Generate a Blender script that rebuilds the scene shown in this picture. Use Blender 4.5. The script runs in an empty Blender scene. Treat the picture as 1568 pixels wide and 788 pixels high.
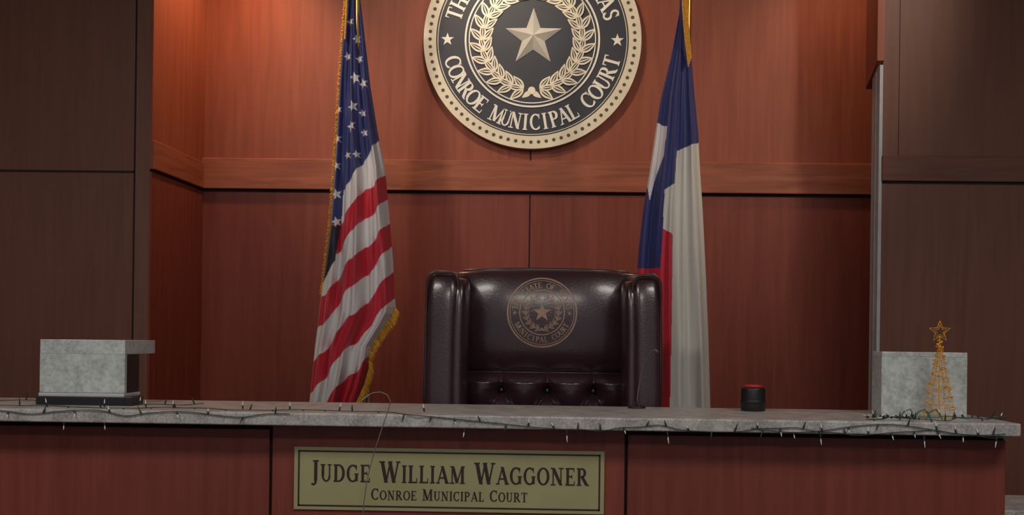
import bpy, math, random
from mathutils import Vector, Matrix
random.seed(7)
PI=math.pi
F=1681.0; CX=784.0; HY=520.0
TH=math.radians(0.75); PSI=math.radians(1.5); CAMZ=1.65
sc=bpy.context.scene
def P(px,py,Y):
    u=px-CX; v=HY-py
    lx=u*math.cos(TH)-v*math.sin(TH); lz=v*math.cos(TH)+u*math.sin(TH); ly=F
    dx=lx*math.cos(PSI)-ly*math.sin(PSI); dy=lx*math.sin(PSI)+ly*math.cos(PSI)
    k=Y/dy
    return Vector((dx*k,Y,CAMZ+lz*k))
def PX(px,Y,py=520): return P(px,py,Y).x
def lin(c):
    def f(a):
        a/=255.0
        return a/12.92 if a<=0.04045 else ((a+0.055)/1.055)**2.4
    return (f(c[0]),f(c[1]),f(c[2]),1)
# ---------------- materials
def newmat(name):
    m=bpy.data.materials.new(name); m.use_nodes=True
    nt=m.node_tree; b=nt.nodes['Principled BSDF']; return m,nt,b
def plain(name,c,rough=.5,metal=0.0,var=0.08,scale=20,bump=0.0,spec=0.5,bscale=None,coat=0):
    m,nt,b=newmat(name)
    b.inputs['Roughness'].default_value=rough; b.inputs['Metallic'].default_value=metal
    b.inputs['Specular IOR Level'].default_value=spec
    if coat: b.inputs['Coat Weight'].default_value=coat; b.inputs['Coat Roughness'].default_value=.18
    tc=nt.nodes.new('ShaderNodeTexCoord'); n=nt.nodes.new('ShaderNodeTexNoise')
    n.inputs['Scale'].default_value=scale; n.inputs['Detail'].default_value=4
    nt.links.new(tc.outputs['Object'],n.inputs['Vector'])
    r=nt.nodes.new('ShaderNodeValToRGB'); L=lin(c)
    r.color_ramp.elements[0].position=.3; r.color_ramp.elements[1].position=.7
    r.color_ramp.elements[0].color=tuple(x*(1-var) for x in L[:3])+(1,)
    r.color_ramp.elements[1].color=tuple(min(1,x*(1+var)) for x in L[:3])+(1,)
    nt.links.new(n.outputs['Fac'],r.inputs['Fac']); nt.links.new(r.outputs['Color'],b.inputs['Base Color'])
    if bump>0:
        bn=nt.nodes.new('ShaderNodeBump'); bn.inputs['Strength'].default_value=bump; bn.inputs['Distance'].default_value=.002
        n2=nt.nodes.new('ShaderNodeTexNoise'); n2.inputs['Scale'].default_value=bscale or scale*8
        nt.links.new(tc.outputs['Object'],n2.inputs['Vector'])
        nt.links.new(n2.outputs['Fac'],bn.inputs['Height']); nt.links.new(bn.outputs['Normal'],b.inputs['Normal'])
    return m
def wood(name,c,horizontal=False,rough=.5,contrast=.16,spec=.28):
    m,nt,b=newmat(name); b.inputs['Roughness'].default_value=rough
    b.inputs['Specular IOR Level'].default_value=spec
    tc=nt.nodes.new('ShaderNodeTexCoord'); mp=nt.nodes.new('ShaderNodeMapping')
    mp.inputs['Scale'].default_value=(1.2,1.2,14) if horizontal else (14,14,.8)
    nt.links.new(tc.outputs['Object'],mp.inputs['Vector'])
    n=nt.nodes.new('ShaderNodeTexNoise'); n.inputs['Scale'].default_value=3; n.inputs['Detail'].default_value=7; n.inputs['Distortion'].default_value=.6
    nt.links.new(mp.outputs['Vector'],n.inputs['Vector'])
    n2=nt.nodes.new('ShaderNodeTexNoise'); n2.inputs['Scale'].default_value=1.3; n2.inputs['Detail'].default_value=2
    nt.links.new(tc.outputs['Object'],n2.inputs['Vector'])
    mx=nt.nodes.new('ShaderNodeMath'); mx.operation='ADD'
    m2=nt.nodes.new('ShaderNodeMath'); m2.operation='MULTIPLY'; m2.inputs[1].default_value=.5
    nt.links.new(n2.outputs['Fac'],m2.inputs[0]); nt.links.new(n.outputs['Fac'],mx.inputs[0]); nt.links.new(m2.outputs[0],mx.inputs[1])
    r=nt.nodes.new('ShaderNodeValToRGB'); L=lin(c)
    r.color_ramp.elements[0].position=.5; r.color_ramp.elements[1].position=1.0
    k=contrast
    r.color_ramp.elements[0].color=(L[0]*(1-k),L[1]*(1-1.3*k),L[2]*(1-1.3*k),1)
    r.color_ramp.elements[1].color=(L[0]*(1+k),L[1]*(1+1.3*k),L[2]*(1+1.3*k),1)
    nt.links.new(mx.outputs[0],r.inputs['Fac']); nt.links.new(r.outputs['Color'],b.inputs['Base Color'])
    return m
def granite(name,c1,c2,c3,scale=160):
    m,nt,b=newmat(name); b.inputs['Roughness'].default_value=.35
    tc=nt.nodes.new('ShaderNodeTexCoord')
    n=nt.nodes.new('ShaderNodeTexNoise'); n.inputs['Scale'].default_value=scale; n.inputs['Detail'].default_value=3
    n2=nt.nodes.new('ShaderNodeTexNoise'); n2.inputs['Scale'].default_value=22; n2.inputs['Detail'].default_value=5
    nt.links.new(tc.outputs['Object'],n.inputs['Vector']); nt.links.new(tc.outputs['Object'],n2.inputs['Vector'])
    a=nt.nodes.new('ShaderNodeMath'); a.operation='ADD'; nt.links.new(n.outputs['Fac'],a.inputs[0]); nt.links.new(n2.outputs['Fac'],a.inputs[1])
    h=nt.nodes.new('ShaderNodeMath'); h.operation='MULTIPLY'; h.inputs[1].default_value=.5; nt.links.new(a.outputs[0],h.inputs[0])
    r=nt.nodes.new('ShaderNodeValToRGB'); e=r.color_ramp.elements
    e[0].position=.36; e[0].color=lin(c1); e[1].position=.62; e[1].color=lin(c3); x=e.new(.48); x.color=lin(c2)
    nt.links.new(h.outputs[0],r.inputs['Fac']); nt.links.new(r.outputs['Color'],b.inputs['Base Color'])
    return m
def emis(name,c,s):
    m,nt,b=newmat(name); b.inputs['Base Color'].default_value=lin(c)
    b.inputs['Emission Color'].default_value=lin(c); b.inputs['Emission Strength'].default_value=s
    return m
def clothmat(name):
    m,nt,b=newmat(name); b.inputs['Roughness'].default_value=.6
    b.inputs['Sheen Weight'].default_value=.2
    at=nt.nodes.new('ShaderNodeAttribute'); at.attribute_name='Col'
    nt.links.new(at.outputs['Color'],b.inputs['Base Color'])
    return m
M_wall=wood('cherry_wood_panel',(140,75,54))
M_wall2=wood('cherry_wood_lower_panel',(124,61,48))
M_trim=wood('cherry_wood_trim',(146,84,60),horizontal=True,contrast=.3)
M_side_shade=wood('cherry_side_panel_shaded',(112,74,60),contrast=.12)  # wall wood again, darkened and greyed for the weaker light outside the alcove
M_side_shade2=wood('cherry_side_trim_shaded',(106,69,56),horizontal=True,contrast=.2)  # trim wood with the same weaker light put into its colour
M_bench=wood('bench_mahogany',(116,57,47),rough=.4)
M_bench2=wood('bench_mahogany_center',(122,61,50),rough=.4)
M_gap=plain('panel_joint_and_shadow_dark',(26,14,12),.8)  # dark panel joints, also the painted shadow line under the trim
M_gran=granite('gray_granite',(128,125,122),(156,153,150),(182,180,176))
M_gran2=granite('light_granite',(148,154,152),(170,176,174),(190,196,194),110)
M_gold=plain('champagne_ring_metal',(222,212,186),.45,.15,.06)
M_goldd=plain('ring_dot_bronze',(84,70,52),.6)
M_silver=plain('champagne_metal',(232,228,214),.42,.1,.05)
M_leafm=plain('wreath_metal',(232,222,196),.42,.15,.08)
M_black=plain('seal_black_enamel',(42,46,56),.5)
M_brass=plain('nameplate_brass',(160,156,112),.4,.25,.08,8)
M_ink=plain('engraved_ink',(40,24,22),.6)
M_leather=plain('oxblood_leather',(58,36,42),.3,0,.2,9,.3,.5,140,.6)
M_leatherd=plain('oxblood_leather_button',(24,14,18),.3,0,.1)
M_emboss=plain('embossed_tan',(158,130,108),.5,.1,.2,60)
M_cloth=clothmat('flag_cloth')
M_fringe=plain('gold_fringe_thread',(222,160,48),.55,.1,.3,200)
M_pole=plain('brass_flag_pole',(170,130,62),.3,.8)
M_plastic=plain('black_plastic',(26,26,29),.4)
M_metal=plain('brushed_aluminium',(170,172,174),.4,.4)
M_neck=plain('gooseneck_gray',(120,112,102),.45,.3)
M_jamb=plain('painted_jamb',(176,178,180),.5)
M_wire=plain('dark_green_wire',(30,42,38),.5)
M_teal=plain('teal_wire',(36,92,90),.5)
M_bulb=plain('clear_bulb_glass',(222,224,220),.2)
M_red=emis('red_lid_emissive',(160,22,32),.12)  # red tumbler lid with slight emission
M_carpet=plain('carpet',(74,66,68),.95,0,.2,60,.4)
M_ceil=plain('ceiling_tile',(205,200,192),.9)
M_lamp=emis('lamp_diffuser',(255,240,214),3)
# ---------------- mesh builder
class MB:
    def __init__(s): s.v=[];s.f=[];s.mi=[];s.sm=[];s.mats=[]
    def m(s,mat):
        if mat not in s.mats: s.mats.append(mat)
        return s.mats.index(mat)
    def add(s,vs,fs,mat,smooth=False):
        o=len(s.v); s.v+= [tuple(v) for v in vs]; i=s.m(mat)
        for f in fs: s.f.append(tuple(o+k for k in f)); s.mi.append(i); s.sm.append(smooth)
    def box(s,a,b,mat,R=None,c=None):
        x0,y0,z0=[min(a[i],b[i]) for i in range(3)]; x1,y1,z1=[max(a[i],b[i]) for i in range(3)]
        vs=[Vector(p) for p in [(x0,y0,z0),(x1,y0,z0),(x1,y1,z0),(x0,y1,z0),(x0,y0,z1),(x1,y0,z1),(x1,y1,z1),(x0,y1,z1)]]
        if R is not None:
            c=c or Vector(((x0+x1)/2,(y0+y1)/2,(z0+z1)/2)); vs=[c+R@(v-c) for v in vs]
        s.add(vs,[(0,3,2,1),(4,5,6,7),(0,1,5,4),(1,2,6,5),(2,3,7,6),(3,0,4,7)],mat)
    def tube(s,pts,r,mat,seg=8,caps=True):
        pts=[Vector(p) for p in pts]; n=len(pts); vs=[];fs=[]
        rr=r if isinstance(r,(list,tuple)) else [r]*n
        prev=None
        for i,p in enumerate(pts):
            t=(pts[min(i+1,n-1)]-pts[max(i-1,0)])
            if t.length<1e-9: t=Vector((0,0,1))
            t.normalize()
            if prev is None:
                a=t.cross(Vector((0,1,0)) if abs(t.y)<.9 else Vector((1,0,0))).normalized()
            else:
                a=(prev-t*prev.dot(t)); a=a.normalized() if a.length>1e-6 else t.cross(Vector((0,1,0.1))).normalized()
            prev=a; b=t.cross(a)
            for k in range(seg):
                an=2*PI*k/seg; vs.append(p+(a*math.cos(an)+b*math.sin(an))*rr[i])
        for i in range(n-1):
            for k in range(seg):
                k2=(k+1)%seg; fs.append((i*seg+k,i*seg+k2,(i+1)*seg+k2,(i+1)*seg+k))
        s.add(vs,fs,mat,True)
        if caps:
            s.add([vs[k] for k in range(seg)],[tuple(reversed(range(seg)))],mat)
            s.add([vs[(n-1)*seg+k] for k in range(seg)],[tuple(range(seg))],mat)
    def lathe(s,prof,c,mat,seg=40,smooth=True):
        vs=[];fs=[];n=len(prof)
        for r,z in prof:
            for k in range(seg):
                a=2*PI*k/seg; vs.append((c[0]+r*math.cos(a),c[1]+r*math.sin(a),c[2]+z))
        for i in range(n-1):
            for k in range(seg):
                k2=(k+1)%seg; fs.append((i*seg+k,i*seg+k2,(i+1)*seg+k2,(i+1)*seg+k))
        fs.append(tuple(reversed(range(seg)))); fs.append(tuple((n-1)*seg+k for k in range(seg)))
        s.add(vs,fs,mat,smooth)
    def sell(s,c,size,e1,e2,mat,nu=40,nv=28,R=None,fn=None):
        c=Vector(c); vs=[];fs=[]
        def pw(x,e): return math.copysign(abs(x)**e,x)
        for i in range(nv+1):
            ph=-PI/2+PI*i/nv
            for k in range(nu):
                th=2*PI*k/nu
                p=Vector((size[0]/2*pw(math.cos(ph),e1)*pw(math.cos(th),e2),size[1]/2*pw(math.cos(ph),e1)*pw(math.sin(th),e2),size[2]/2*pw(math.sin(ph),e1)))
                if fn: p=fn(p)
                if R is not None: p=R@p
                vs.append(c+p)
        for i in range(nv):
            for k in range(nu):
                k2=(k+1)%nu; fs.append((i*nu+k,i*nu+k2,(i+1)*nu+k2,(i+1)*nu+k))
        s.add(vs,fs,mat,True)
    def relief(s,poly,T,h0,h1,mat):
        n=len(poly)
        vs=[T(x,y,h1) for x,y in poly]+[T(x,y,h0) for x,y in poly]
        fs=[tuple(range(n))]+[(i,i+n,(i+1)%n+n,(i+1)%n) for i in range(n)]
        s.add(vs,fs,mat)
    def ring(s,r0,r1,T,h0,h1,mat,seg=128,cx=0,cy=0):
        for k in range(seg):
            a=2*PI*k/seg;b=2*PI*(k+1)/seg
            q=[(cx+r*math.cos(t),cy+r*math.sin(t)) for r,t in ((r0,a),(r1,a),(r1,b),(r0,b))]
            vs=[T(x,y,h1) for x,y in q]+[T(x,y,h0) for x,y in q]
            s.add(vs,[(0,1,2,3),(1,5,6,2),(0,3,7,4)],mat)
    def prismz(s,poly,z0,z1,mat):
        n=len(poly); vs=[(x,y,z0) for x,y in poly]+[(x,y,z1) for x,y in poly]
        s.add(vs,[tuple(reversed(range(n))),tuple(range(n,2*n))]+[(i,(i+1)%n,(i+1)%n+n,i+n) for i in range(n)],mat)
    def build(s,name,parent=None,bevel=0,recenter=True,seg=2):
        me=bpy.data.meshes.new(name)
        if recenter and s.v:
            mn=[min(v[i] for v in s.v) for i in range(3)]; mx=[max(v[i] for v in s.v) for i in range(3)]
            o=Vector(((mn[0]+mx[0])/2,(mn[1]+mx[1])/2,mn[2]))
        else: o=Vector((0,0,0))
        me.from_pydata([(v[0]-o.x,v[1]-o.y,v[2]-o.z) for v in s.v],[],s.f)
        for m in s.mats: me.materials.append(m)
        me.polygons.foreach_set('material_index',s.mi); me.polygons.foreach_set('use_smooth',s.sm); me.update()
        ob=bpy.data.objects.new(name,me); sc.collection.objects.link(ob); ob.location=o
        if bevel>0:
            b=ob.modifiers.new('bevel','BEVEL'); b.width=bevel; b.segments=seg; b.limit_method='ANGLE'
        if parent:
            bpy.context.view_layer.update()
            ob.parent=parent; ob.matrix_parent_inverse=parent.matrix_world.inverted()
        return ob
def empty(name,loc):
    e=bpy.data.objects.new(name,None); e.location=loc; e.empty_display_size=.1; sc.collection.objects.link(e)
    bpy.context.view_layer.update(); return e
# ---------------- serif glyphs
TK=.19; TN=.085
def ln(x1,y1,x2,y2,w):
    dx,dy=x2-x1,y2-y1; L=math.hypot(dx,dy) or 1; nx,ny=-dy/L*w/2,dx/L*w/2
    if abs(dy)>abs(dx): nx=math.copysign(w/2*min(1.2,L/abs(dy)),nx); ny=0
    return [[(x1-nx,y1-ny),(x2-nx,y2-ny),(x2+nx,y2+ny),(x1+nx,y1+ny)]]
def arc(cx,cy,rx,ry,a0,a1,tk=None,tn=None,n=14):
    tk=tk or TK; tn=tn or TN
    out=[];pr=None
    for i in range(n+1):
        a=math.radians(a0+(a1-a0)*i/n); w=tn+(tk-tn)*abs(math.cos(a))**1.3
        o=(cx+(rx+w/2)*math.cos(a),cy+(ry+w/2)*math.sin(a)); q=(cx+(rx-w/2)*math.cos(a),cy+(ry-w/2)*math.sin(a))
        if pr: out.append([pr[1],pr[0],o,q])
        pr=(o,q)
    return out
def sf(x,y,h=.17): 
    yy=y+.035 if y<.5 else y-.035
    return ln(x-h,yy,x+h,yy,.07)
def GL(c):
    V=lambda x,a=0,b=1,w=TK: ln(x,a,x,b,w)
    H=lambda y,a,b: ln(a,y,b,y,TN)
    if c=='I': return .42,V(.21)+sf(.21,0)+sf(.21,1)
    if c=='H': return .9,V(.2)+V(.7)+H(.5,.2,.7)+sf(.2,0)+sf(.2,1)+sf(.7,0)+sf(.7,1)
    if c=='T': return .8,V(.4)+H(.958,.03,.77)+sf(.4,0)+ln(.06,.76,.06,.98,.06)+ln(.74,.76,.74,.98,.06)
    if c=='E': return .76,V(.2)+H(.958,.04,.66)+H(.042,.04,.7)+H(.51,.2,.5)+ln(.64,.78,.64,.98,.06)+ln(.68,.02,.68,.26,.06)+ln(.5,.4,.5,.62,.06)
    if c=='F': return .72,V(.2)+H(.958,.04,.66)+H(.51,.2,.5)+ln(.64,.76,.64,.98,.06)+ln(.5,.4,.5,.62,.06)+sf(.2,0)
    if c=='L': return .72,V(.2)+H(.042,.04,.66)+ln(.64,.02,.64,.28,.06)+sf(.2,1)
    if c=='N': return .98,V(.2,0,1,.09)+V(.76,0,1,.09)+ln(.2,.98,.76,.02,.2)+sf(.2,0)+sf(.15,1,.13)+sf(.76,1)
    if c=='M': return 1.12,V(.18,0,1,.09)+V(.92,0,1,TK)+ln(.22,.98,.54,.04,.2)+ln(.54,.04,.88,.98,.09)+sf(.18,0)+sf(.15,1,.12)+sf(.92,0)+sf(.95,1,.13)
    if c=='U': return .88,V(.2,.33,1)+V(.68,.33,1,.1)+arc(.44,.34,.24,.3,180,360,.14)+sf(.2,1)+sf(.68,1,.14)
    b=V(.2)+sf(.2,0)+H(.958,.04,.4)
    if c=='P': return .78,b+arc(.38,.73,.23,.228,-90,90)+H(.502,.2,.4)
    if c=='R': return .9,b+arc(.38,.735,.22,.223,-90,90)+H(.512,.2,.4)+ln(.42,.5,.74,.03,.2)+sf(.8,0,.11)
    if c=='D': return .9,V(.2)+H(.958,.04,.4)+H(.042,.04,.4)+arc(.38,.5,.37,.458,-90,90)
    if c=='A': return .9,ln(.12,0,.45,1,.09)+ln(.42,1,.77,0,.2)+H(.32,.22,.64)+sf(.12,0,.13)+sf(.77,0,.15)
    if c=='C': return .84,arc(.46,.5,.35,.458,48,312)+ln(.72,.68,.72,.98,.06)+ln(.73,.08,.73,.26,.05)
    if c=='G': return .92,arc(.46,.5,.35,.458,48,320)+ln(.72,.68,.72,.98,.06)+V(.73,.06,.42)+sf(.73,.43,.15)
    if c=='O': return .9,arc(.45,.5,.35,.458,0,360,n=26)
    if c=='S': return .68,arc(.34,.74,.2,.215,20,270,.16,.11)+arc(.34,.27,.22,.225,90,-160,.16,.11)+ln(.55,.72,.55,.97,.05)+ln(.11,.03,.11,.28,.05)
    if c=='J': return .52,V(.32,.05,1)+arc(.19,.05,.13,.19,0,-140,.14,.08,8)+sf(.32,1)
    if c=='W': return 1.2,ln(.12,1,.37,0,.2)+ln(.37,0,.6,.97,.09)+ln(.58,.97,.83,0,.2)+ln(.83,0,1.07,1,.09)+sf(.12,1)+sf(.6,1,.13)+sf(1.07,1,.13)
    if c=='X': return .85,ln(.14,1,.7,0,.2)+ln(.7,1,.14,0,.09)+sf(.14,1,.14)+sf(.7,1,.14)+sf(.14,0,.14)+sf(.7,0,.14)
    return .4,[]
CNT=[0]
def put(mb,polys,fx,T,h0,h1,mat):
    for p in polys:
        CNT[0]=(CNT[0]+1)%7
        mb.relief([fx(x,y) for x,y in p],T,h0,h1+CNT[0]*0.00003,mat)
def textline(mb,s,x0,x1,y,cap,small,T,h0,h1,mat):
    tot=0;it=[]
    for ch in s:
        k=cap if ch.isupper() else small
        w,pl=GL(ch.upper()); 
        if ch==' ': w=.45; k=cap
        it.append((tot,k,pl)); tot+=(w+.06)*k
    sx=(x1-x0)/tot
    for t,k,pl in it:
        put(mb,pl,lambda a,b:(x0+(t+a*k)*sx,y+b*k),T,h0,h1,mat)
def arctext(mb,s,r,a0,a1,cap,T,h0,h1,mat,bottom,wk=1):
    n=len(s)
    for i,ch in enumerate(s):
        if ch==' ': continue
        a=math.radians(a0+(a1-a0)*i/(n-1)); w,pl=GL(ch)
        def fx(x,y):
            lx=(x-w/2)*cap*wk; ly=(y-.5)*cap
            if bottom:
                cx,cy=r*math.sin(a),-r*math.cos(a)
                ux,uy=-math.sin(a),math.cos(a); tx,ty=math.cos(a),math.sin(a)
            else:
                cx,cy=r*math.sin(a),r*math.cos(a)
                ux,uy=math.sin(a),math.cos(a); tx,ty=math.cos(a),-math.sin(a)
            return (cx+lx*tx+ly*ux,cy+lx*ty+ly*uy)
        put(mb,pl,fx,T,h0,h1,mat)
def starpoly(cx,cy,R,r=.4,rot=0):
    return [(cx+(R if i%2==0 else R*r)*math.sin(rot+PI*i/5),cy+(R if i%2==0 else R*r)*math.cos(rot+PI*i/5)) for i in range(10)]
def leafpoly(bx,by,ang,L,W,n=7):
    pts=[]
    for i in range(n+1):
        t=i/n; pts.append((t*L,W*math.sin(PI*t**.8)))
    for i in range(n-1,0,-1):
        t=i/n; pts.append((t*L,-W*math.sin(PI*t**.8)))
    c,s_=math.cos(ang),math.sin(ang)
    return [(bx+x*c-y*s_,by+x*s_+y*c) for x,y in pts]
def wreath(mb,R,T,h,mat,dark,n=13,dh=.0006):
    j=0
    for sg in (1,-1):
        for i in range(n):
            ph=math.radians(9+(156-9)*i/(n-1)); r=.455*R
            bx,by=sg*r*math.sin(ph),-r*math.cos(ph)
            tan=math.atan2(math.sin(ph),sg*math.cos(ph))
            for d,LL,WW in ((.8,.165,.036),(-.72,.155,.033),(0,.17,.030)):
                j+=1; e=(j%9)*dh*.35
                ang=tan-sg*d
                mb.relief(leafpoly(bx,by,ang,LL*R,WW*R),T,0,h+e,mat)
                if dark:
                    ox,oy=bx+math.cos(ang)*.022*R,by+math.sin(ang)*.022*R
                    mb.relief(leafpoly(ox,oy,ang,LL*R*.72,WW*R*.5),T,h+e,h+e+dh*.3,dark)
                    mb.relief(leafpoly(bx,by,ang,LL*R*.85,WW*R*.17),T,h+e,h+e+dh*.6,mat)
        mb.relief(leafpoly(0,-.47*R,math.radians(-90+sg*55),.11*R,.024*R),T,0,h,mat)
    mb.ring(0,.035*R,T,0,h*1.4,mat,16,0,-.465*R)
# ================= ROOM
YB=4.5; YN=3.95
def Z(px,py,Y): return P(px,py,Y).z
CEIL=3.45
DZ=0.55
xl=PX(309,YB,290); xn=PX(226,YN,265); xpost=PX(206,YN,265)
xj=PX(1349,YN,350)
JD=.105
zt0=Z(810,294,YB); zt1=Z(810,247,YB)
mb=MB(); mb.box((xl-.3,YB,0),(2.6,YB+.1,CEIL),M_wall)
xs=PX(811,YB,350)
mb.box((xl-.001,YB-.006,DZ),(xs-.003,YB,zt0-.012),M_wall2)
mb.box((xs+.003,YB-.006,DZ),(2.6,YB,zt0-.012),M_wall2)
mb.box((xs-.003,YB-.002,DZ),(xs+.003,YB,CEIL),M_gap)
mb.box((xl,YB-.004,zt0-.012),(2.6,YB,zt0+.002),M_gap)  # dark strip painting the shadow beneath the trim band
mb.build('wall_back',recenter=False)
mb=MB(); mb.box((xl-.01,YB-.024,zt0),(2.6,YB-.0005,zt1),M_trim); mb.build('trim_1',bevel=.003)
mb=MB(); mb.prismz([(-4,YN),(xpost,YN),(xn,YN+.02),(xl,YB),(xl-.15,YB+.1),(-4,YB+.1)],0,CEIL,M_side_shade)
zl=Z(100,262,YN)
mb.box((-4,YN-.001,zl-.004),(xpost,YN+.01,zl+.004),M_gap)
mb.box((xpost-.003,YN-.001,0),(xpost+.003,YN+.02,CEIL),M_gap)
mb.build('wall_left_near',recenter=False)
def slab(mb,p0,p1,th,z0,z1,mat):
    d=Vector((p1[0]-p0[0],p1[1]-p0[1])); d.normalize(); n=Vector((d.y,-d.x))*th
    mb.prismz([(p0[0],p0[1]),(p0[0]+n.x,p0[1]+n.y),(p1[0]+n.x,p1[1]+n.y),(p1[0],p1[1])],z0,z1,mat)
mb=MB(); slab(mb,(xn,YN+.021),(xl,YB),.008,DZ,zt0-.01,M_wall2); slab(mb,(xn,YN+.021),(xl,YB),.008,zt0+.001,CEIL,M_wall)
slab(mb,(xn,YN+.021),(xl,YB),.004,zt0-.01,zt0+.001,M_gap)  # painted trim shadow continued along the return wall
mb.build('wall_left_return')
mb=MB(); slab(mb,(xn+.001,YN+.024),(xl-.002,YB-.026),.017,zt0,zt1-.02,M_trim); mb.build('trim_2',bevel=.003)
# right near wall
znot=Z(1340,108,YN)
mb=MB(); mb.box((xj,YN,0),(4,YN+JD,CEIL),M_side_shade)
zr=Z(1450,280,YN); zr1=Z(1450,239,YN)
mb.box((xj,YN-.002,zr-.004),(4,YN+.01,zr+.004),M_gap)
xg=PX(1377,YN,120); mb.box((xg-.001,YN-.001,zr1),(xg+.001,YN+.01,CEIL),M_gap)
mb.build('wall_right_near',recenter=False)
mb=MB(); mb.box((xj-.002,YN-.012,zr+.004),(4,YN,zr1),M_side_shade2); mb.build('trim_3',bevel=.003)
mb=MB(); a=xj-.022; b=xj+.003
mb.add([(a,YN-.004,znot+.035),(b,YN-.004,znot+.035),(b,YN+JD+.03,znot-.035),(a,YN+JD+.03,znot-.035),(a,YN-.004,CEIL),(b,YN-.004,CEIL),(b,YN+JD+.03,CEIL),(a,YN+JD+.03,CEIL)],
 [(0,3,2,1),(4,5,6,7),(0,1,5,4),(1,2,6,5),(2,3,7,6),(3,0,4,7)],M_wall)
mb.build('trim_4')
mb=MB(); mb.box((xj-.012,YN-.004,0),(xj-.0005,YN+JD-.02,znot+.02),M_jamb); mb.box((xj-.016,YN+.03,0),(xj-.012,YN+.045,znot),M_metal); mb.build('door_jamb')
mb=MB(); mb.box((-4.1,-3,0),(-4,YB+.1,CEIL),M_side_shade); mb.build('wall_left',recenter=False)
mb=MB(); mb.box((4,-3,0),(4.1,YB+.1,CEIL),M_side_shade); mb.build('wall_right',recenter=False)
mb=MB(); mb.box((-4.1,-3,-.1),(4.1,YB+.1,0),M_carpet); mb.build('floor',recenter=False)
mb=MB(); mb.box((-4.1,-3,CEIL),(4.1,YB+.1,CEIL+.1),M_ceil); mb.build('ceiling',recenter=False)
# dais
YD=2.70
mb=MB(); mb.box((-2.6,3.09,0),(2.6,YN-.01,DZ),M_carpet); mb.box((xl+.04,YN-.02,0),(xj-.03,YB-.03,DZ),M_carpet)
mb.build('raised_dais')
# ================= BENCH
YF=2.62; YBk=3.07
ztop=CAMZ-0.182
xR=PX(1564,YF,655); xbR=PX(1537,YD,700)
b_par=empty('judges_bench',(0,YD,0))
zbot=Z(784,657,YF)
mb=MB(); mb.box((-2.6,YF,zbot),(xR,YBk,ztop),M_gran); mb.build('granite_countertop',b_par,bevel=.004,seg=3)
mb=MB()
x1=PX(417,YD,700); x2=PX(958,YD,700)
mb.box((-2.55,YD,0),(xbR,YD+.05,zbot),M_gap)
mb.box((-2.55,YD-.012,0.1),(x1-.004,YD,zbot-.014),M_bench)
mb.box((x1+.003,YD-.014,0.1),(x2-.003,YD,zbot-.002),M_bench2)
mb.box((x2+.004,YD-.012,0.1),(xbR,YD,zbot-.014),M_bench)
mb.box((xbR-.02,YD,0.0),(xbR,YBk-.03,zbot),M_bench)
mb.box((-2.55,YD+.05,ztop-.45),(xbR-.02,YD+.07,zbot),M_bench)
mb.box((-2.55,YD-.03,0),(xbR,YD,.1),M_bench)
mb.build('bench_front_panels',b_par,bevel=.002)
mb=MB(); zz=Z(1555,771,2.9)
mb.box((xbR+.03,2.78,zz-.03),(3.2,3.07,zz),M_gran); mb.box((xbR+.06,2.84,0),(3.15,3.05,zz-.03),M_bench)
mb.build('witness_stand',bevel=.003)
# ================= NAMEPLATE
mb=MB(); pc=P(687,735,YD-.016); k=(YD-.016)/F
def TP(x,y,h): return Vector((pc.x+x*k,YD-.015-h,pc.z+y*k))
def rect(x0,y0,x1,y1): return [(x0,y0),(x1,y0),(x1,y1),(x0,y1)]
mb.relief(rect(-238,-48,238,48),TP,0,.004,M_brass)
for q in (rect(-232,-43,232,-40.5),rect(-232,40.5,232,43),rect(-232,-43,-229.5,43),rect(229.5,-43,232,43)): mb.relief(q,TP,.004,.0046,M_ink)
textline(mb,'Judge William Waggoner',-213,216,-5,33,27,TP,.004,.0046,M_ink)
textline(mb,'Conroe Municipal Court',-119,122,-31.5,17.5,14.5,TP,.004,.0046,M_ink)
mb.build('brass_nameplate')
# ================= WALL SEAL
mb=MB(); scn=P(815,60,YB-.04); R=167*(YB-.04)/F
def TS(x,y,h): return Vector((scn.x+x,YB-.028-h,scn.z+y))
mb.ring(0,R*.995,TS,-.027,.002,M_black,128)
mb.ring(R*.885,R,TS,-.027,.007,M_gold,160)
mb.ring(R*.865,R*.872,TS,.001,.004,M_gold,128)
for i in range(84):
    a=2*PI*i/84; mb.ring(0,R*.0165,TS,.0069,.0078,M_goldd,10,R*.94*math.cos(a),R*.94*math.sin(a))
mb.ring(R*.605,R*.622,TS,.001,.006,M_silver,128)
mb.ring(R*.575,R*.585,TS,.001,.005,M_silver,128)
arctext(mb,'CONROE',R*.755,-74,-38,R*.15,TS,.001,.0055,M_silver,True,.88)
arctext(mb,'MUNICIPAL',R*.755,-24.5,30,R*.15,TS,.001,.0055,M_silver,True,.82)
arctext(mb,'COURT',R*.755,43,75,R*.15,TS,.001,.0055,M_silver,True,.88)
arctext(mb,'THE STATE OF TEXAS',R*.755,-72,72,R*.15,TS,.001,.0055,M_silver,False,.9)
for sg in (-1,1): mb.relief(starpoly(sg*R*.78,0,R*.062),TS,.001,.005,M_silver)
wreath(mb,R,TS,.004,M_leafm,M_black,12,.002)
st=starpoly(R*.01,R*.02,R*.275)
ap=TS(R*.01,R*.02,.045)
for i in range(10):
    a=st[i];b=st[(i+1)%10]; mb.add([TS(a[0],a[1],.005),TS(b[0],b[1],.005),ap],[(0,2,1)],M_silver)
    mb.add([TS(a[0],a[1],.005),TS(b[0],b[1],.005),TS(b[0],b[1],0),TS(a[0],a[1],0)],[(0,1,2,3)],M_silver)
mb.build('court_wall_seal')
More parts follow.
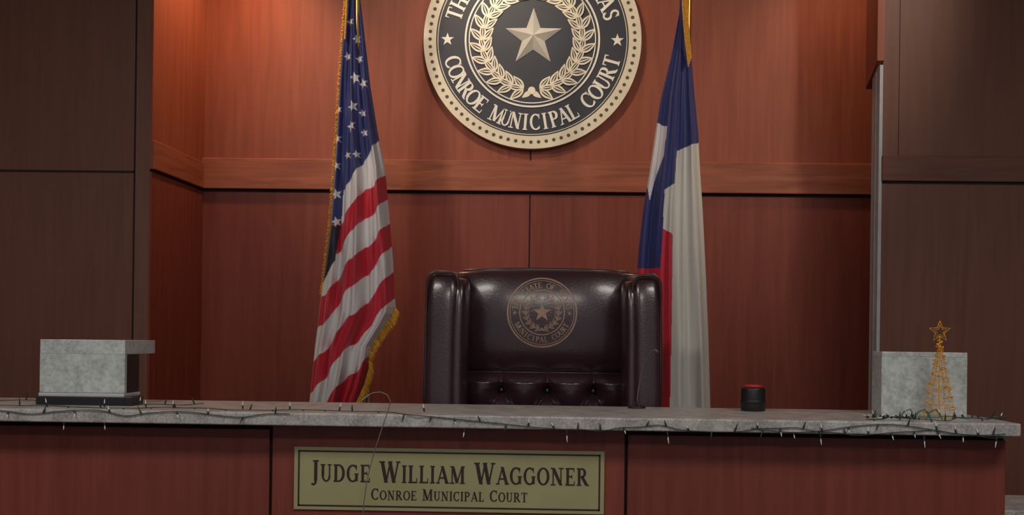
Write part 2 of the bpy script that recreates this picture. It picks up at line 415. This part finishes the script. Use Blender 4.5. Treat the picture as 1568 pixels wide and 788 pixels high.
# ================= FLAGS
def interp(tab,y):
    if y<=tab[0][0]: return tab[0][1:]
    for a,b in zip(tab,tab[1:]):
        if y<=b[0]:
            t=(y-a[0])/(b[0]-a[0]); return tuple(a[i]+(b[i]-a[i])*t for i in range(1,len(a)))
    return tab[-1][1:]
def instar(x,y,cx,cy,R,sx=1,rot=0):
    dx=(x-cx)/sx;dy=cy-y; r=math.hypot(dx,dy)
    if r>R: return False
    a=(math.atan2(dx,dy)+rot)%(2*PI/5)
    if a>PI/5: a=2*PI/5-a
    ri=R*.42; tx,ty=R,0; ix,iy=ri*math.cos(PI/5),ri*math.sin(PI/5)
    px,py=r*math.cos(a),r*math.sin(a)
    return (ix-tx)*(py-ty)-(iy-ty)*(px-tx)>=0
def flag_mesh(name,tab,col,Yb,bulge,fold,parent,nc=100,step=1.0):
    ys=[];y=tab[0][0]
    while y<=tab[-1][0]: ys.append(y); y+=step
    vs=[];cs=[];fs=[]
    for side in (0,1):
        o=len(vs)
        for y in ys:
            l,r=interp(tab,y)
            for j in range(nc+1):
                s=j/nc; x=l+(r-l)*s
                e=math.sqrt(max(0,1-(2*s-1)**2)); e2=min(1,e*1.6)
                w=(r-l)*Yb/F
                p=P(x,y,Yb)
                if side==0: p.y=Yb-bulge*w*e-fold(s,y,x)*w*e2
                else: p.y=Yb+bulge*w*e*.8+fold(s+.13,y,x)*w*e2*.6
                vs.append(p); cs.append(col(x,y))
        m=nc+1
        for i in range(len(ys)-1):
            for j in range(nc):
                f=(o+i*m+j,o+(i+1)*m+j,o+(i+1)*m+j+1,o+i*m+j+1)
                fs.append(f if side==0 else f[::-1])
    me=bpy.data.meshes.new(name); me.from_pydata(vs,[],fs); me.materials.append(M_cloth)
    me.polygons.foreach_set('use_smooth',[True]*len(fs))
    at=me.color_attributes.new('Col','FLOAT_COLOR','POINT')
    at.data.foreach_set('color',[c for q in cs for c in q]); me.update()
    ob=bpy.data.objects.new(name,me); sc.collection.objects.link(ob)
    ob.parent=parent; ob.matrix_parent_inverse=parent.matrix_world.inverted()
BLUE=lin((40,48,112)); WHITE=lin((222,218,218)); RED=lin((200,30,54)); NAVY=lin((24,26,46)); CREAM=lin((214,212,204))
def fringe(mb,pts,Y,dirx,diry,L,jit=.3,dens=1.3):
    for a,b in zip(pts,pts[1:]):
        d=math.hypot(b[0]-a[0],b[1]-a[1]); n=int(d*dens)
        for i in range(n):
            t=(i+random.random())/n; x=a[0]+(b[0]-a[0])*t; y=a[1]+(b[1]-a[1])*t
            l=L*(1-jit*random.random()); Yy=Y-random.random()*.012
            p0=P(x,y,Yy); p1=P(x+dirx*l*.6+random.uniform(-.6,.6),y+diry*l*.5,Yy-.002); p2=P(x+dirx*l+random.uniform(-1.2,1.2),y+diry*l,Yy)
            mb.tube([p0,p1,p2],[.0016,.0018,.001],M_fringe,4,False)
def pole(mb,x,y,ztopp):
    mb.tube([(x,y,DZ+.02),(x,y,ztopp)],.0125,M_pole,16)
    mb.lathe([(.16,0),(.16,.012),(.12,.03),(.05,.045),(.03,.07),(.02,.12),(.02,.15)],(x,y,DZ),M_pole,40)
    mb.lathe([(.0,0),(.022,.01),(.028,.03),(.02,.05),(.012,.06),(.02,.09),(.03,.13),(.02,.17),(.001,.22)],(x,y,ztopp-.01),M_pole,24)
YUS=3.98
us=empty('american_flag',(PX(540,YUS),YUS,DZ))
UT=[(-60,534,548),(0,530,552),(60,525,559),(130,520,567),(200,516,578),(260,512,590),(340,506,597),(400,499,602),(440,494,604),(470,490,606),(480,489,604),(500,487,592),(530,483,571),(560,480,566),(590,477,557),(618,474,545),(680,470,520)]
USST=[(546,122,10),(558,130,9),(543,166,10),(541,196,9),(521,170,7),(519,215,8),(518,256,8),(518,299,9),(518,341,9),(548,62,8),(552,92,7),(534,88,7),(538,35,7),(557,175,7),(560,205,7),(535,240,7),(550,240,7)]
def wob(x,y): return 4*math.sin(x*.11+y*.012)+2*math.sin(x*.27+1)
def colus(x,y):
    for cx,cy,R_ in USST:
        if abs(x-cx)<R_ and abs(y-cy)<R_ and instar(x,y,cx,cy,R_,.85,.3): return WHITE
    xf=interp([(280,528),(340,524),(400,516),(432,498),(440,470)],y)[0]
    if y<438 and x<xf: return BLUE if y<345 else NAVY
    if y<213+(583-x)*1.5+.5*wob(x,y) and y<292: return BLUE
    q=(y+(x-597)*1.1+wob(x,y)-258)/84.0
    if q<0: return WHITE
    return RED if (q%1.0)<.5 else WHITE
def foldus(s,y,x):
    t=y/620
    return .09*math.sin(2*PI*(2.3*s+.25*math.sin(t*3)))+.05*math.sin(2*PI*(5.2*s-.9*t)+1)+.02*math.sin(2*PI*(9*s+1.3*t))
flag_mesh('cloth',UT,colus,YUS,.25,foldus,us,110,1.0)
flag_mesh('cloth_inner_fold',[(520,520,562),(560,530,566),(600,535,566),(680,530,566)],lambda x,y:WHITE,YUS+.06,.1,foldus,us,30,3)
mb=MB(); pole(mb,PX(541,YUS),YUS,2.98); mb.build('flag_pole',us)
mb=MB()
lp=[(interp(UT,y)[0]+2,y) for y in range(-55,450,12)]
fringe(mb,lp,YUS+.004,-1,.5,6,.3,2.2)
fringe(mb,[(605,470),(600,484),(586,502),(570,526),(564,545),(565,562),(558,588),(545,617)],YUS-.01,.55,.9,13,.3,3)
for k_ in range(5):
    mb.tube([P(513-k_*.6,332,YUS-.03),P(509+k_*.8,360,YUS-.035),P(506+k_*.8,392,YUS-.03)],.0022,M_fringe,6)
mb.tube([P(512,325,YUS-.03),P(511,345,YUS-.035)],[.004,.008],M_fringe,8)
mb.tube([P(535,-50,YUS-.03),P(531,0,YUS-.035),P(528,60,YUS-.03)],.004,M_fringe,8)
mb.build('gold_fringe',us)
YTX=4.0
tx=empty('texas_flag',(PX(1048,YTX),YTX,DZ))
TT=[(-50,1040,1052),(0,1041,1054),(20,1040,1055),(80,1029,1058),(150,1012,1064),(200,1004,1069),(260,995,1072),(320,985,1076),(380,978,1079),(420,975,1081),(520,972,1085),(632,968,1088),(690,966,1089)]
tst=[(1005,188),(1020,196),(1015,240),(1005,268),(1000,285),(994,308),(990,282),(995,238)]
def inpoly(x,y,pl):
    c=False;j=len(pl)-1
    for i in range(len(pl)):
        if (pl[i][1]>y)!=(pl[j][1]>y) and x<(pl[j][0]-pl[i][0])*(y-pl[i][1])/(pl[j][1]-pl[i][1])+pl[i][0]: c=not c
        j=i
    return c
def coltx(x,y):
    if 185<y<310 and inpoly(x,y,tst): return WHITE
    xe=interp([(210,1037),(284,1031),(350,1028),(632,1021)],y)[0]
    if x>xe: return CREAM if y>232-(x-1037)*.4 else BLUE
    if x>interp([(284,1016),(352,1012),(420,1008)],y)[0]:
        if y<284+(1030-x)*.6: return BLUE
        if y<352+(x-1012)*.6: return CREAM
        return RED
    return BLUE if y<412 else RED
def foldtx(s,y,x):
    t=y/620
    return .08*math.sin(2*PI*(2.2*s+.1*math.sin(t*4))+2.2)+.035*math.sin(2*PI*(5.1*s-.3*t)+1)+.012*math.sin(2*PI*(9*s+.5*t))
flag_mesh('cloth',TT,coltx,YTX,.22,foldtx,tx,110,1.0)
mb=MB(); pole(mb,PX(1047,YTX),YTX,2.98); mb.build('flag_pole',tx)
mb=MB()
for k_ in range(4):
    mb.tube([P(1044+k_*2.4,-40,YTX-.03),P(1045+k_*2.4,10,YTX-.035),P(1049+k_*2.2,60,YTX-.04),P(1054+k_*1.4,102-4*k_,YTX-.035)],.0026,M_fringe,6)
mb.build('gold_cord',tx)
# ================= CHAIR
YC=3.5; kc=YC/F
ch=empty('judge_wingback_chair',(PX(832,YC),YC+.1,DZ))
cx0=PX(836,YC-.09,470); zT=Z(836,417,YC); zS=Z(836,570,YC-.08); zB=DZ+.62
hw=.290
xb=PX(838,YC-.1,603); zb=Z(840,600,YC-.1); dxb=69*kc; dzb=.2
def backY(x,z):
    u=(x-cx0)/hw
    side=.05*max(0,abs(u))**4
    if z>zS:
        t=(z-zS)/(zT-zS)
        prof=max(0,math.sin(PI*min(1,max(0,t))**.9))**.45
        y=YC-.045-.05*prof
    else:
        d=(zS-z)
        a=(x-xb)/dxb+(z-zb)/dzb; b=(x-xb)/dxb-(z-zb)/dzb
        hd=(abs(math.sin(PI*a))*abs(math.sin(PI*b)))**.45
        hv=abs(math.sin(PI*(x-xb)/dxb))**.6
        m=min(1,max(0,(z-zb+.004)/.012))
        h=hd*(1-m)+hv*m
        k2=min(1,d/.03)**.6
        y=YC-.045-.05*h*k2-.045*k2
        ra=round(a);rb=round(b)
        bx=xb+dxb*(ra+rb)/2; bz=zb+dzb*(ra-rb)/2
        if bz<zb+.02:
            dd=math.hypot(x-bx,z-bz); y+=.034*math.exp(-(dd/.021)**2)*k2
    return y+side
mb=MB()
nx,nz=150,220; vs=[];fs=[]
def arch(x,z): return .006*(1-((x-cx0)/hw)**2)*(max(0,(z-zS))/(zT-zS))
for i in range(nz+1):
    z=zB+(zT-zB)*i/nz
    for j in range(nx+1):
        x=cx0-hw+2*hw*j/nx
        vs.append((x,backY(x,z),z+arch(x,z)))
for i in range(nz):
    for j in range(nx): a=i*(nx+1)+j; fs.append((a,a+1,a+nx+2,a+nx+1))
o=len(vs)
for i in range(nz+1):
    z=zB+(zT-zB)*i/nz
    for j in range(0,nx+1):
        x=cx0-hw+2*hw*j/nx
        tt=(zT-z)/.07
        vs.append((x,YC+.02+.09*math.sqrt(max(0,1-(1-min(1,tt))**2)),z+arch(x,z)))
for i in range(nz):
    for j in range(nx): a=o+i*(nx+1)+j; fs.append((a+1,a,a+nx+1,a+nx+2))
for j in range(nx):
    a=nz*(nx+1)+j; fs.append((a,a+1,o+a+1,o+a)); a=j; fs.append((a+1,a,o+a,o+a+1))
for i in range(nz):
    a=i*(nx+1); fs.append((a,a+nx+1,o+a+nx+1,o+a)); a+=nx; fs.append((a+nx+1,a,o+a,o+a+nx+1))
mb.add(vs,fs,M_leather,True)
mb.build('back_cushion',ch)
mb=MB()
pts=[]
for j in range(31):
    u=-1+2*j/30; x=cx0+hw*u*.9; pts.append((x,YC-.038+.05*abs(u)**4,zT+.006*(1-u*u*.81)+.001))
mb.tube(pts,.006,M_leather,10)
for ra in range(-5,6):
    for rb in range(-5,6):
        bx=xb+dxb*(ra+rb)/2; bz=zb+dzb*(ra-rb)/2
        if abs(bx-cx0)<hw*.93 and zB+.02<bz<zb+.02:
            mb.sell((bx,backY(bx,bz)-.004,bz),(.03,.018,.03),1,1,M_leatherd,14,8)
mb.build('piping_and_buttons',ch)
def wing(x0,x1,ytop,sg,nm):
    mb=MB(); Yw=YC-.2
    xa=PX(x0,Yw,500); xc=PX(x1,Yw,500); w=xc-xa; cxw=(xa+xc)/2; zt=Z((x0+x1)/2,ytop,Yw+.06); z0=DZ+.58; h=zt-z0
    def fn(p):
        t=p.z/h+.5; p=p.copy()
        p.x+= sg*.012*(math.sin(PI*min(1,t*1.0))-.8)-sg*.012*(1-t)
        p.z-= .016*t**6*max(0,(.5-sg*p.x/w))
        p.y+= -.05*(1-t)
        return p
    mb.sell((cxw,YC-.06,z0+h/2),(w*.92,.31,h),.26,.5,M_leather,56,60,Matrix.Rotation(sg*math.radians(5),3,'Z'),fn)
    mb.sell((cxw-sg*w*.30,YC-.12,z0+h/2-.012),(w*.42,.2,h*.965),.3,.7,M_leather,40,40,None,fn)
    pts=[]
    for i in range(41):
        ang=PI*i/40
        pts.append((cxw+ (w*.37)*math.copysign(abs(math.cos(ang))**.35,math.cos(ang))+sg*.004, YC-.212, zt-.12+.10*max(0,math.sin(ang))**.5))
    mb.tube([(pts[0][0],YC-.225,zt-.4)]+pts+[(pts[-1][0],YC-.225,zt-.4)],.0035,M_leather,8)
    mb.build(nm,ch)
wing(646,713,409,-1,'wing_left')
wing(957,1017,414,1,'wing_right')
mb=MB()
for sg in (-1,1):
    mb.sell((cx0+sg*.32,YC-.26,DZ+.62),(.12,.5,.13),.5,.4,M_leather,36,24)
    mb.sell((cx0+sg*.32,YC-.24,DZ+.47),(.09,.46,.3),.3,.3,M_leather,36,24)
mb.sell((cx0,YC-.2,DZ+.47),(.56,.56,.16),.4,.3,M_leather,40,24)
mb.sell((cx0,YC-.16,DZ+.38),(.62,.56,.1),.3,.3,M_leather,40,24)
mb.sell((cx0,YC+.02,DZ+.5),(.6,.16,.4),.3,.3,M_leather,40,24)
mb.build('seat_and_arms',ch)
mb=MB()
mb.tube([(cx0,YC-.1,DZ+.08),(cx0,YC-.1,DZ+.36)],[.035,.028],M_plastic,20)
for i in range(5):
    a=2*PI*i/5+.3; ex,ey=cx0+.27*math.cos(a),YC-.1+.27*math.sin(a)
    mb.tube([(cx0,YC-.1,DZ+.13),(cx0+.15*math.cos(a),YC-.1+.15*math.sin(a),DZ+.12),(ex,ey,DZ+.075)],[.035,.03,.018],M_plastic,12)
    mb.tube([(ex-.02*math.sin(a),ey+.02*math.cos(a),DZ+.032),(ex+.02*math.sin(a),ey-.02*math.cos(a),DZ+.032)],.031,M_plastic,20)
mb.build('pedestal_base',ch)
mb=MB(); cp=P(830,478,YC-.1); RC=54*(YC-.1)/F
def TC(x,y,h):
    X=cp.x+x;Zz=cp.z+y; return Vector((X,backY(X,Zz-.005)-h,Zz))
mb.ring(RC*.955,RC,TC,-.001,.0015,M_emboss,90); mb.ring(RC*.62,RC*.65,TC,-.001,.0012,M_emboss,90)
mb.ring(RC*.90,RC*.92,TC,-.001,.0012,M_emboss,90)
arctext(mb,'THE STATE OF TEXAS',RC*.775,-80,80,RC*.17,TC,-.001,.0012,M_emboss,False,1)
arctext(mb,'MUNICIPAL COURT',RC*.775,-62,62,RC*.16,TC,-.001,.0012,M_emboss,True,.9)
for sg in (-1,1): mb.relief(starpoly(sg*RC*.78,-.02*RC,RC*.07),TC,-.001,.0012,M_emboss)
wreath(mb,RC,TC,.0012,M_emboss,M_leather,9,.0004)
mb.relief(starpoly(0,0,RC*.28),TC,-.001,.002,M_emboss)
mb.build('embossed_seal',ch)
# ================= counter objects
def stand(name,x0,x1,yt,yb,Yf,base,D):
    p=empty(name,(PX((x0+x1)/2,Yf),Yf+.1,ztop))
    X0=PX(x0,Yf,570);X1=PX(x1,Yf,570)
    zt=Z((x0+x1)/2,yt,Yf); th=.036 if base else .012
    zb_=ztop+(.0315 if base else .0005)
    mb=MB()
    mb.box((X0,Yf,zb_),(X1,Yf+.014,zt-th),M_gran2)
    mb.box((X0,Yf+.014,zb_),(X0+.014,Yf+(.1 if base else D),zt-th),M_gran2)
    if not base: mb.box((X1-.014,Yf+.014,zb_),(X1,Yf+D,zt-th),M_gran2)
    mb.build('granite_panels',p)
    mb=MB(); mb.box((X0,Yf,zt-th),(X1,Yf+D,zt),M_gran2)
    mb.build('granite_top_slab',p,bevel=.001)
    if base:
        mb=MB()
        mb.box((X0+.016,Yf+.015,zb_),(X1-.001,Yf+.105,zt-th-.001),M_plastic)
        mb.box((X0+.016,Yf+.105,zb_),(X1-.05,Yf+D-.02,zt-th-.001),M_plastic)
        xa=PX(52,Yf-.03,600); xb_=PX(200,Yf-.03,600)
        mb.box((xa,Yf-.02,ztop+.0005),(xb_-.02,Yf+.1,ztop+.022),M_plastic)
        mb.box((xa+.004,Yf-.014,ztop+.022),(xb_-.023,Yf+.1,ztop+.0305),M_jamb)
        mb.box((xb_-.02,Yf-.02,ztop+.0005),(xb_,Yf+.06,ztop+.022),M_plastic)
        mb.build('black_equipment_tray',p,bevel=.0012)
    return p
stand('granite_equipment_stand',61,191,520,595,2.80,True,.22)
stand('granite_equipment_stand',1350,1481,539,630,2.86,False,.08)
mb=MB(); tp=P(1153,628,2.96); r=18.5*2.96/F
mb.lathe([(r*.94,0.0005),(r*1.0,.004),(r*1.0,.03),(r*.97,.058),(r*.93,.0625)],(tp.x,2.96,ztop),M_plastic,40)
mb.lathe([(r*.76,.0625),(r*.8,.066),(r*.76,.069),(r*.5,.070)],(tp.x,2.96,ztop),M_red,40)
mb.lathe([(r*1.0,.02),(r*1.03,.022),(r*1.03,.028),(r*1.0,.03)],(tp.x,2.96,ztop),M_plastic,40)
mb.build('lidded_tumbler')
mb=MB()
b0=P(975,625,3.0); b0.z=ztop
mb.lathe([(.024,0.0005),(.024,.004),(.012,.008),(.006,.02)],(b0.x,3.0,ztop),M_plastic,24)
mb.tube([(b0.x,3.0,ztop+.01),P(977,600,3.0),P(981,575,2.99),P(987,553,2.97),P(996,540,2.95),P(1001,536,2.94)],.0015,M_neck,8)
mb.tube([P(1000,537,2.94),P(1004,536,2.93),P(1007,538,2.92)],[.0025,.0035,.0025],M_neck,10)
mb.build('gooseneck_microphone')
mb=MB(); YM=2.5; bp=P(556,788,YM)
mb.lathe([(.13,0.0),(.13,.012),(.03,.03),(.012,.06)],(bp.x,YM,0),M_plastic,32)
mb.tube([(bp.x,YM,.03),(bp.x,YM,bp.z)],.007,M_plastic,12)
mb.tube([(bp.x,YM,bp.z-.02),P(557,770,YM),P(562,735,YM),P(572,695,YM),P(585,655,YM),P(594,630,YM),P(598,614,YM),P(593,604,YM),P(583,600,YM),P(572,601,YM),P(563,605,YM)],.0012,M_neck,8)
mb.tube([P(566,604,YM),P(555,612,YM)],[.002,.0028],M_neck,10)
mb.build('microphone_stand')
# ================= string lights
mb=MB()
def topP(px,Y,dz=.003):
    q=P(px,600,Y); return Vector((q.x,Y,ztop+dz))
def bulb(p,d,white=True,L=.014):
    d=Vector(d).normalized()
    mb.tube([p,p+d*L*.6],[.0022,.002],M_wire,6); mb.tube([p+d*L*.6,p+d*L*.85,p+d*L*1.25],[.0015,.0015,.0006],M_bulb if white else M_wire,6)
def strand(pts,mat,nb,r=.001,down=.5,wh=.5,L=.014):
    out=[]
    for i in range(len(pts)-1):
        p0=pts[max(0,i-1)];p1=pts[i];p2=pts[i+1];p3=pts[min(len(pts)-1,i+2)]
        for k_ in range(6):
            t=k_/6; out.append(.5*((2*p1)+(p2-p0)*t+(2*p0-5*p1+4*p2-p3)*t*t+(3*p1-p0-3*p2+p3)*t**3))
    out.append(pts[-1]); mb.tube(out,r,mat,6)
    for i in range(nb):
        q=out[int((i+.5)*len(out)/nb)]
        up=random.random()>down
        bulb(q,(random.uniform(-.5,.5),-.3 if not up else random.uniform(-.2,.2),1 if up else -1),random.random()<wh,L*random.uniform(.8,1.3))
YS=YF-.003
def fr(px,f):
    q=P(px,640,YS); return Vector((q.x,YS,ztop-(ztop-zbot)*f))
pts=[topP(px+random.uniform(-6,6),2.86+.05*math.sin(px*.02)+random.uniform(-.03,.03)) for px in range(-60,330,34)]
strand(pts,M_wire,9,down=.1,wh=.3)
pts=[topP(px+random.uniform(-6,6),2.68+.03*math.sin(px*.03)+random.uniform(-.02,.02)) for px in range(-60,600,34)]+[fr(625,.0),fr(660,.12)]+[fr(px,.12+(px-660)/230) for px in range(690,860,34)]+[fr(px,.8+.22*math.sin(px*.03)+random.uniform(-.1,.1)) for px in range(860,1560,30)]
strand(pts,M_wire,44,down=.55,wh=.5)
pts=[fr(px,.15+.2*math.sin(px*.04)+random.uniform(-.1,.1)) for px in range(-60,470,36)]
strand(pts,M_wire,10,down=.6,wh=.4)
pts=[fr(px,.55+.35*math.sin(px*.022)) for px in range(1150,1560,30)]
strand(pts,M_wire,9,down=.6,wh=.5)
for px,L in ((98,.015),(160,.014),(712,.018),(868,.024),(1022,.024),(1256,.022),(1415,.024),(1527,.022)):
    bulb(fr(px,.95),(random.uniform(-.2,.2),-.1,-1),True,L)
for px in (-10,72,160,224,266,372,444,520,650):
    bulb(topP(px,2.70,.002),(random.uniform(-.3,.3),-.1,1),True,.016)
for s_ in range(2):
    pts=[topP(px+random.uniform(-8,8),2.64+.06*s_+random.uniform(-.015,.015),.003+random.uniform(0,.008)) for px in range(1330,1562,18)]
    strand(pts,M_teal if s_%2 else M_wire,12,down=.2)
for px in (1378,1400,1418):
    mb.tube([topP(px,2.67,.003),topP(px+6,2.68,.02),topP(px+16,2.70,.026),topP(px+26,2.68,.003)],.0018,M_teal,6)
for i in range(24):
    q=topP(1328+random.random()*70,2.655+random.random()*.05,.006); bulb(q,(random.uniform(-1,1),random.uniform(-1,0),random.uniform(.0,.5)),True,.019)
mb.build('string_lights')
# ================= wire christmas tree
mb=MB(); YT=2.80; tc_=topP(1438,YT,0); zap=Z(1438,522,YT); k=YT/F
H=zap-ztop
for dirn in (1,-1):
    pts=[]
    for i in range(150):
        t=i/149; r=(3+22*(1-t)**1.1)*k; a=dirn*2*PI*8*t
        pts.append((tc_.x+r*math.cos(a),YT+r*math.sin(a)*.8,ztop+.002+H*t))
    mb.tube(pts,.0008,M_fringe,5)
for j in range(7):
    a=2*PI*j/7; mb.tube([(tc_.x+25*k*math.cos(a),YT+20*k*math.sin(a),ztop+.002),(tc_.x,YT,zap)],.0007,M_fringe,5)
mb.tube([(tc_.x,YT,ztop+.001),(tc_.x,YT,zap+.012)],.0015,M_fringe,6)
for i in range(70):
    t=random.random()**1.3; r=(3+22*(1-t))*k; a=random.random()*2*PI
    mb.sell((tc_.x+r*math.cos(a),YT+.8*r*math.sin(a),ztop+.003+H*t),(.005,.005,.005),1,1,M_fringe,6,4)
sp=starpoly(0,0,16.5*k,.42); zs=zap+16*k*.9
q=[Vector((tc_.x+a_,YT,zs+b_)) for a_,b_ in sp]; mb.tube(q+[q[0]],.0012,M_fringe,6)
q2=[Vector((tc_.x+a_*.62,YT-.002,zs+b_*.62)) for a_,b_ in sp]; mb.tube(q2+[q2[0]],.0008,M_fringe,6)
mb.build('wire_christmas_tree')
# ================= ceiling lamps
def troffer(x,y,sx,sy,e):
    mb=MB(); mb.box((x-sx/2,y-sy/2,CEIL-.02),(x+sx/2,y+sy/2,CEIL-.001),M_metal); mb.box((x-sx/2+.03,y-sy/2+.03,CEIL-.024),(x+sx/2-.03,y+sy/2-.03,CEIL-.02),M_lamp)
    mb.build('ceiling_light_panel')
    L=bpy.data.lights.new('panel_light','AREA'); L.shape='RECTANGLE'; L.size=sx-.1; L.size_y=sy-.1; L.energy=e; L.color=(1,.96,.92)
    o=bpy.data.objects.new('panel_light',L); o.location=(x,y,CEIL-.03); sc.collection.objects.link(o)
troffer(-1.6,1.0,1.2,.6,28); troffer(1.6,1.0,1.2,.6,28); troffer(0,-.8,1.2,.6,34)
def spot(x,y,tx_,ty_,tz_,e,col,ang=100,size=.05):
    mb=MB(); mb.lathe([(.075,0),(.075,.012),(.055,.014)],(x,y,CEIL-.015),M_metal,32); mb.lathe([(.05,-.002),(.05,0)],(x,y,CEIL-.015),M_lamp,32)
    mb.build('recessed_downlight')
    L=bpy.data.lights.new('down_spot','SPOT'); L.energy=e; L.color=col; L.spot_size=math.radians(ang); L.spot_blend=.8; L.shadow_soft_size=size
    o=bpy.data.objects.new('down_spot',L); o.location=(x,y,CEIL-.03); sc.collection.objects.link(o)
    d=Vector((tx_-x,ty_-y,tz_-CEIL)); o.rotation_euler=d.to_track_quat('-Z','Y').to_euler()
spot(-1.08,4.15,-1.36,4.2,2,50,(1,.6,.34),120)
spot(1.12,4.15,1.35,4.25,2,20,(1,.64,.4),120)
spot(-1.25,2.75,-.35,4.5,2.65,72,(1,.83,.67),58,.06)
spot(1.55,2.75,.55,4.5,2.65,60,(1,.83,.67),58,.06)
spot(-.25,3.55,0,4.5,2.9,38,(1,.82,.66),90,.06)
w=bpy.data.worlds.new('world'); sc.world=w; w.use_nodes=True
w.node_tree.nodes['Background'].inputs[0].default_value=(.9,.92,1,1); w.node_tree.nodes['Background'].inputs[1].default_value=.26
sc.view_settings.view_transform='Standard'; sc.view_settings.look='None'; sc.view_settings.exposure=0
cam=bpy.data.cameras.new('camera'); co=bpy.data.objects.new('camera',cam); sc.collection.objects.link(co)
cam.sensor_width=36; cam.lens=36*F/1568.0; cam.shift_y=(HY-394.0)/1568.0; cam.clip_start=.05
co.location=(0,0,CAMZ); co.rotation_euler=(PI/2,-TH,PSI)
sc.camera=co
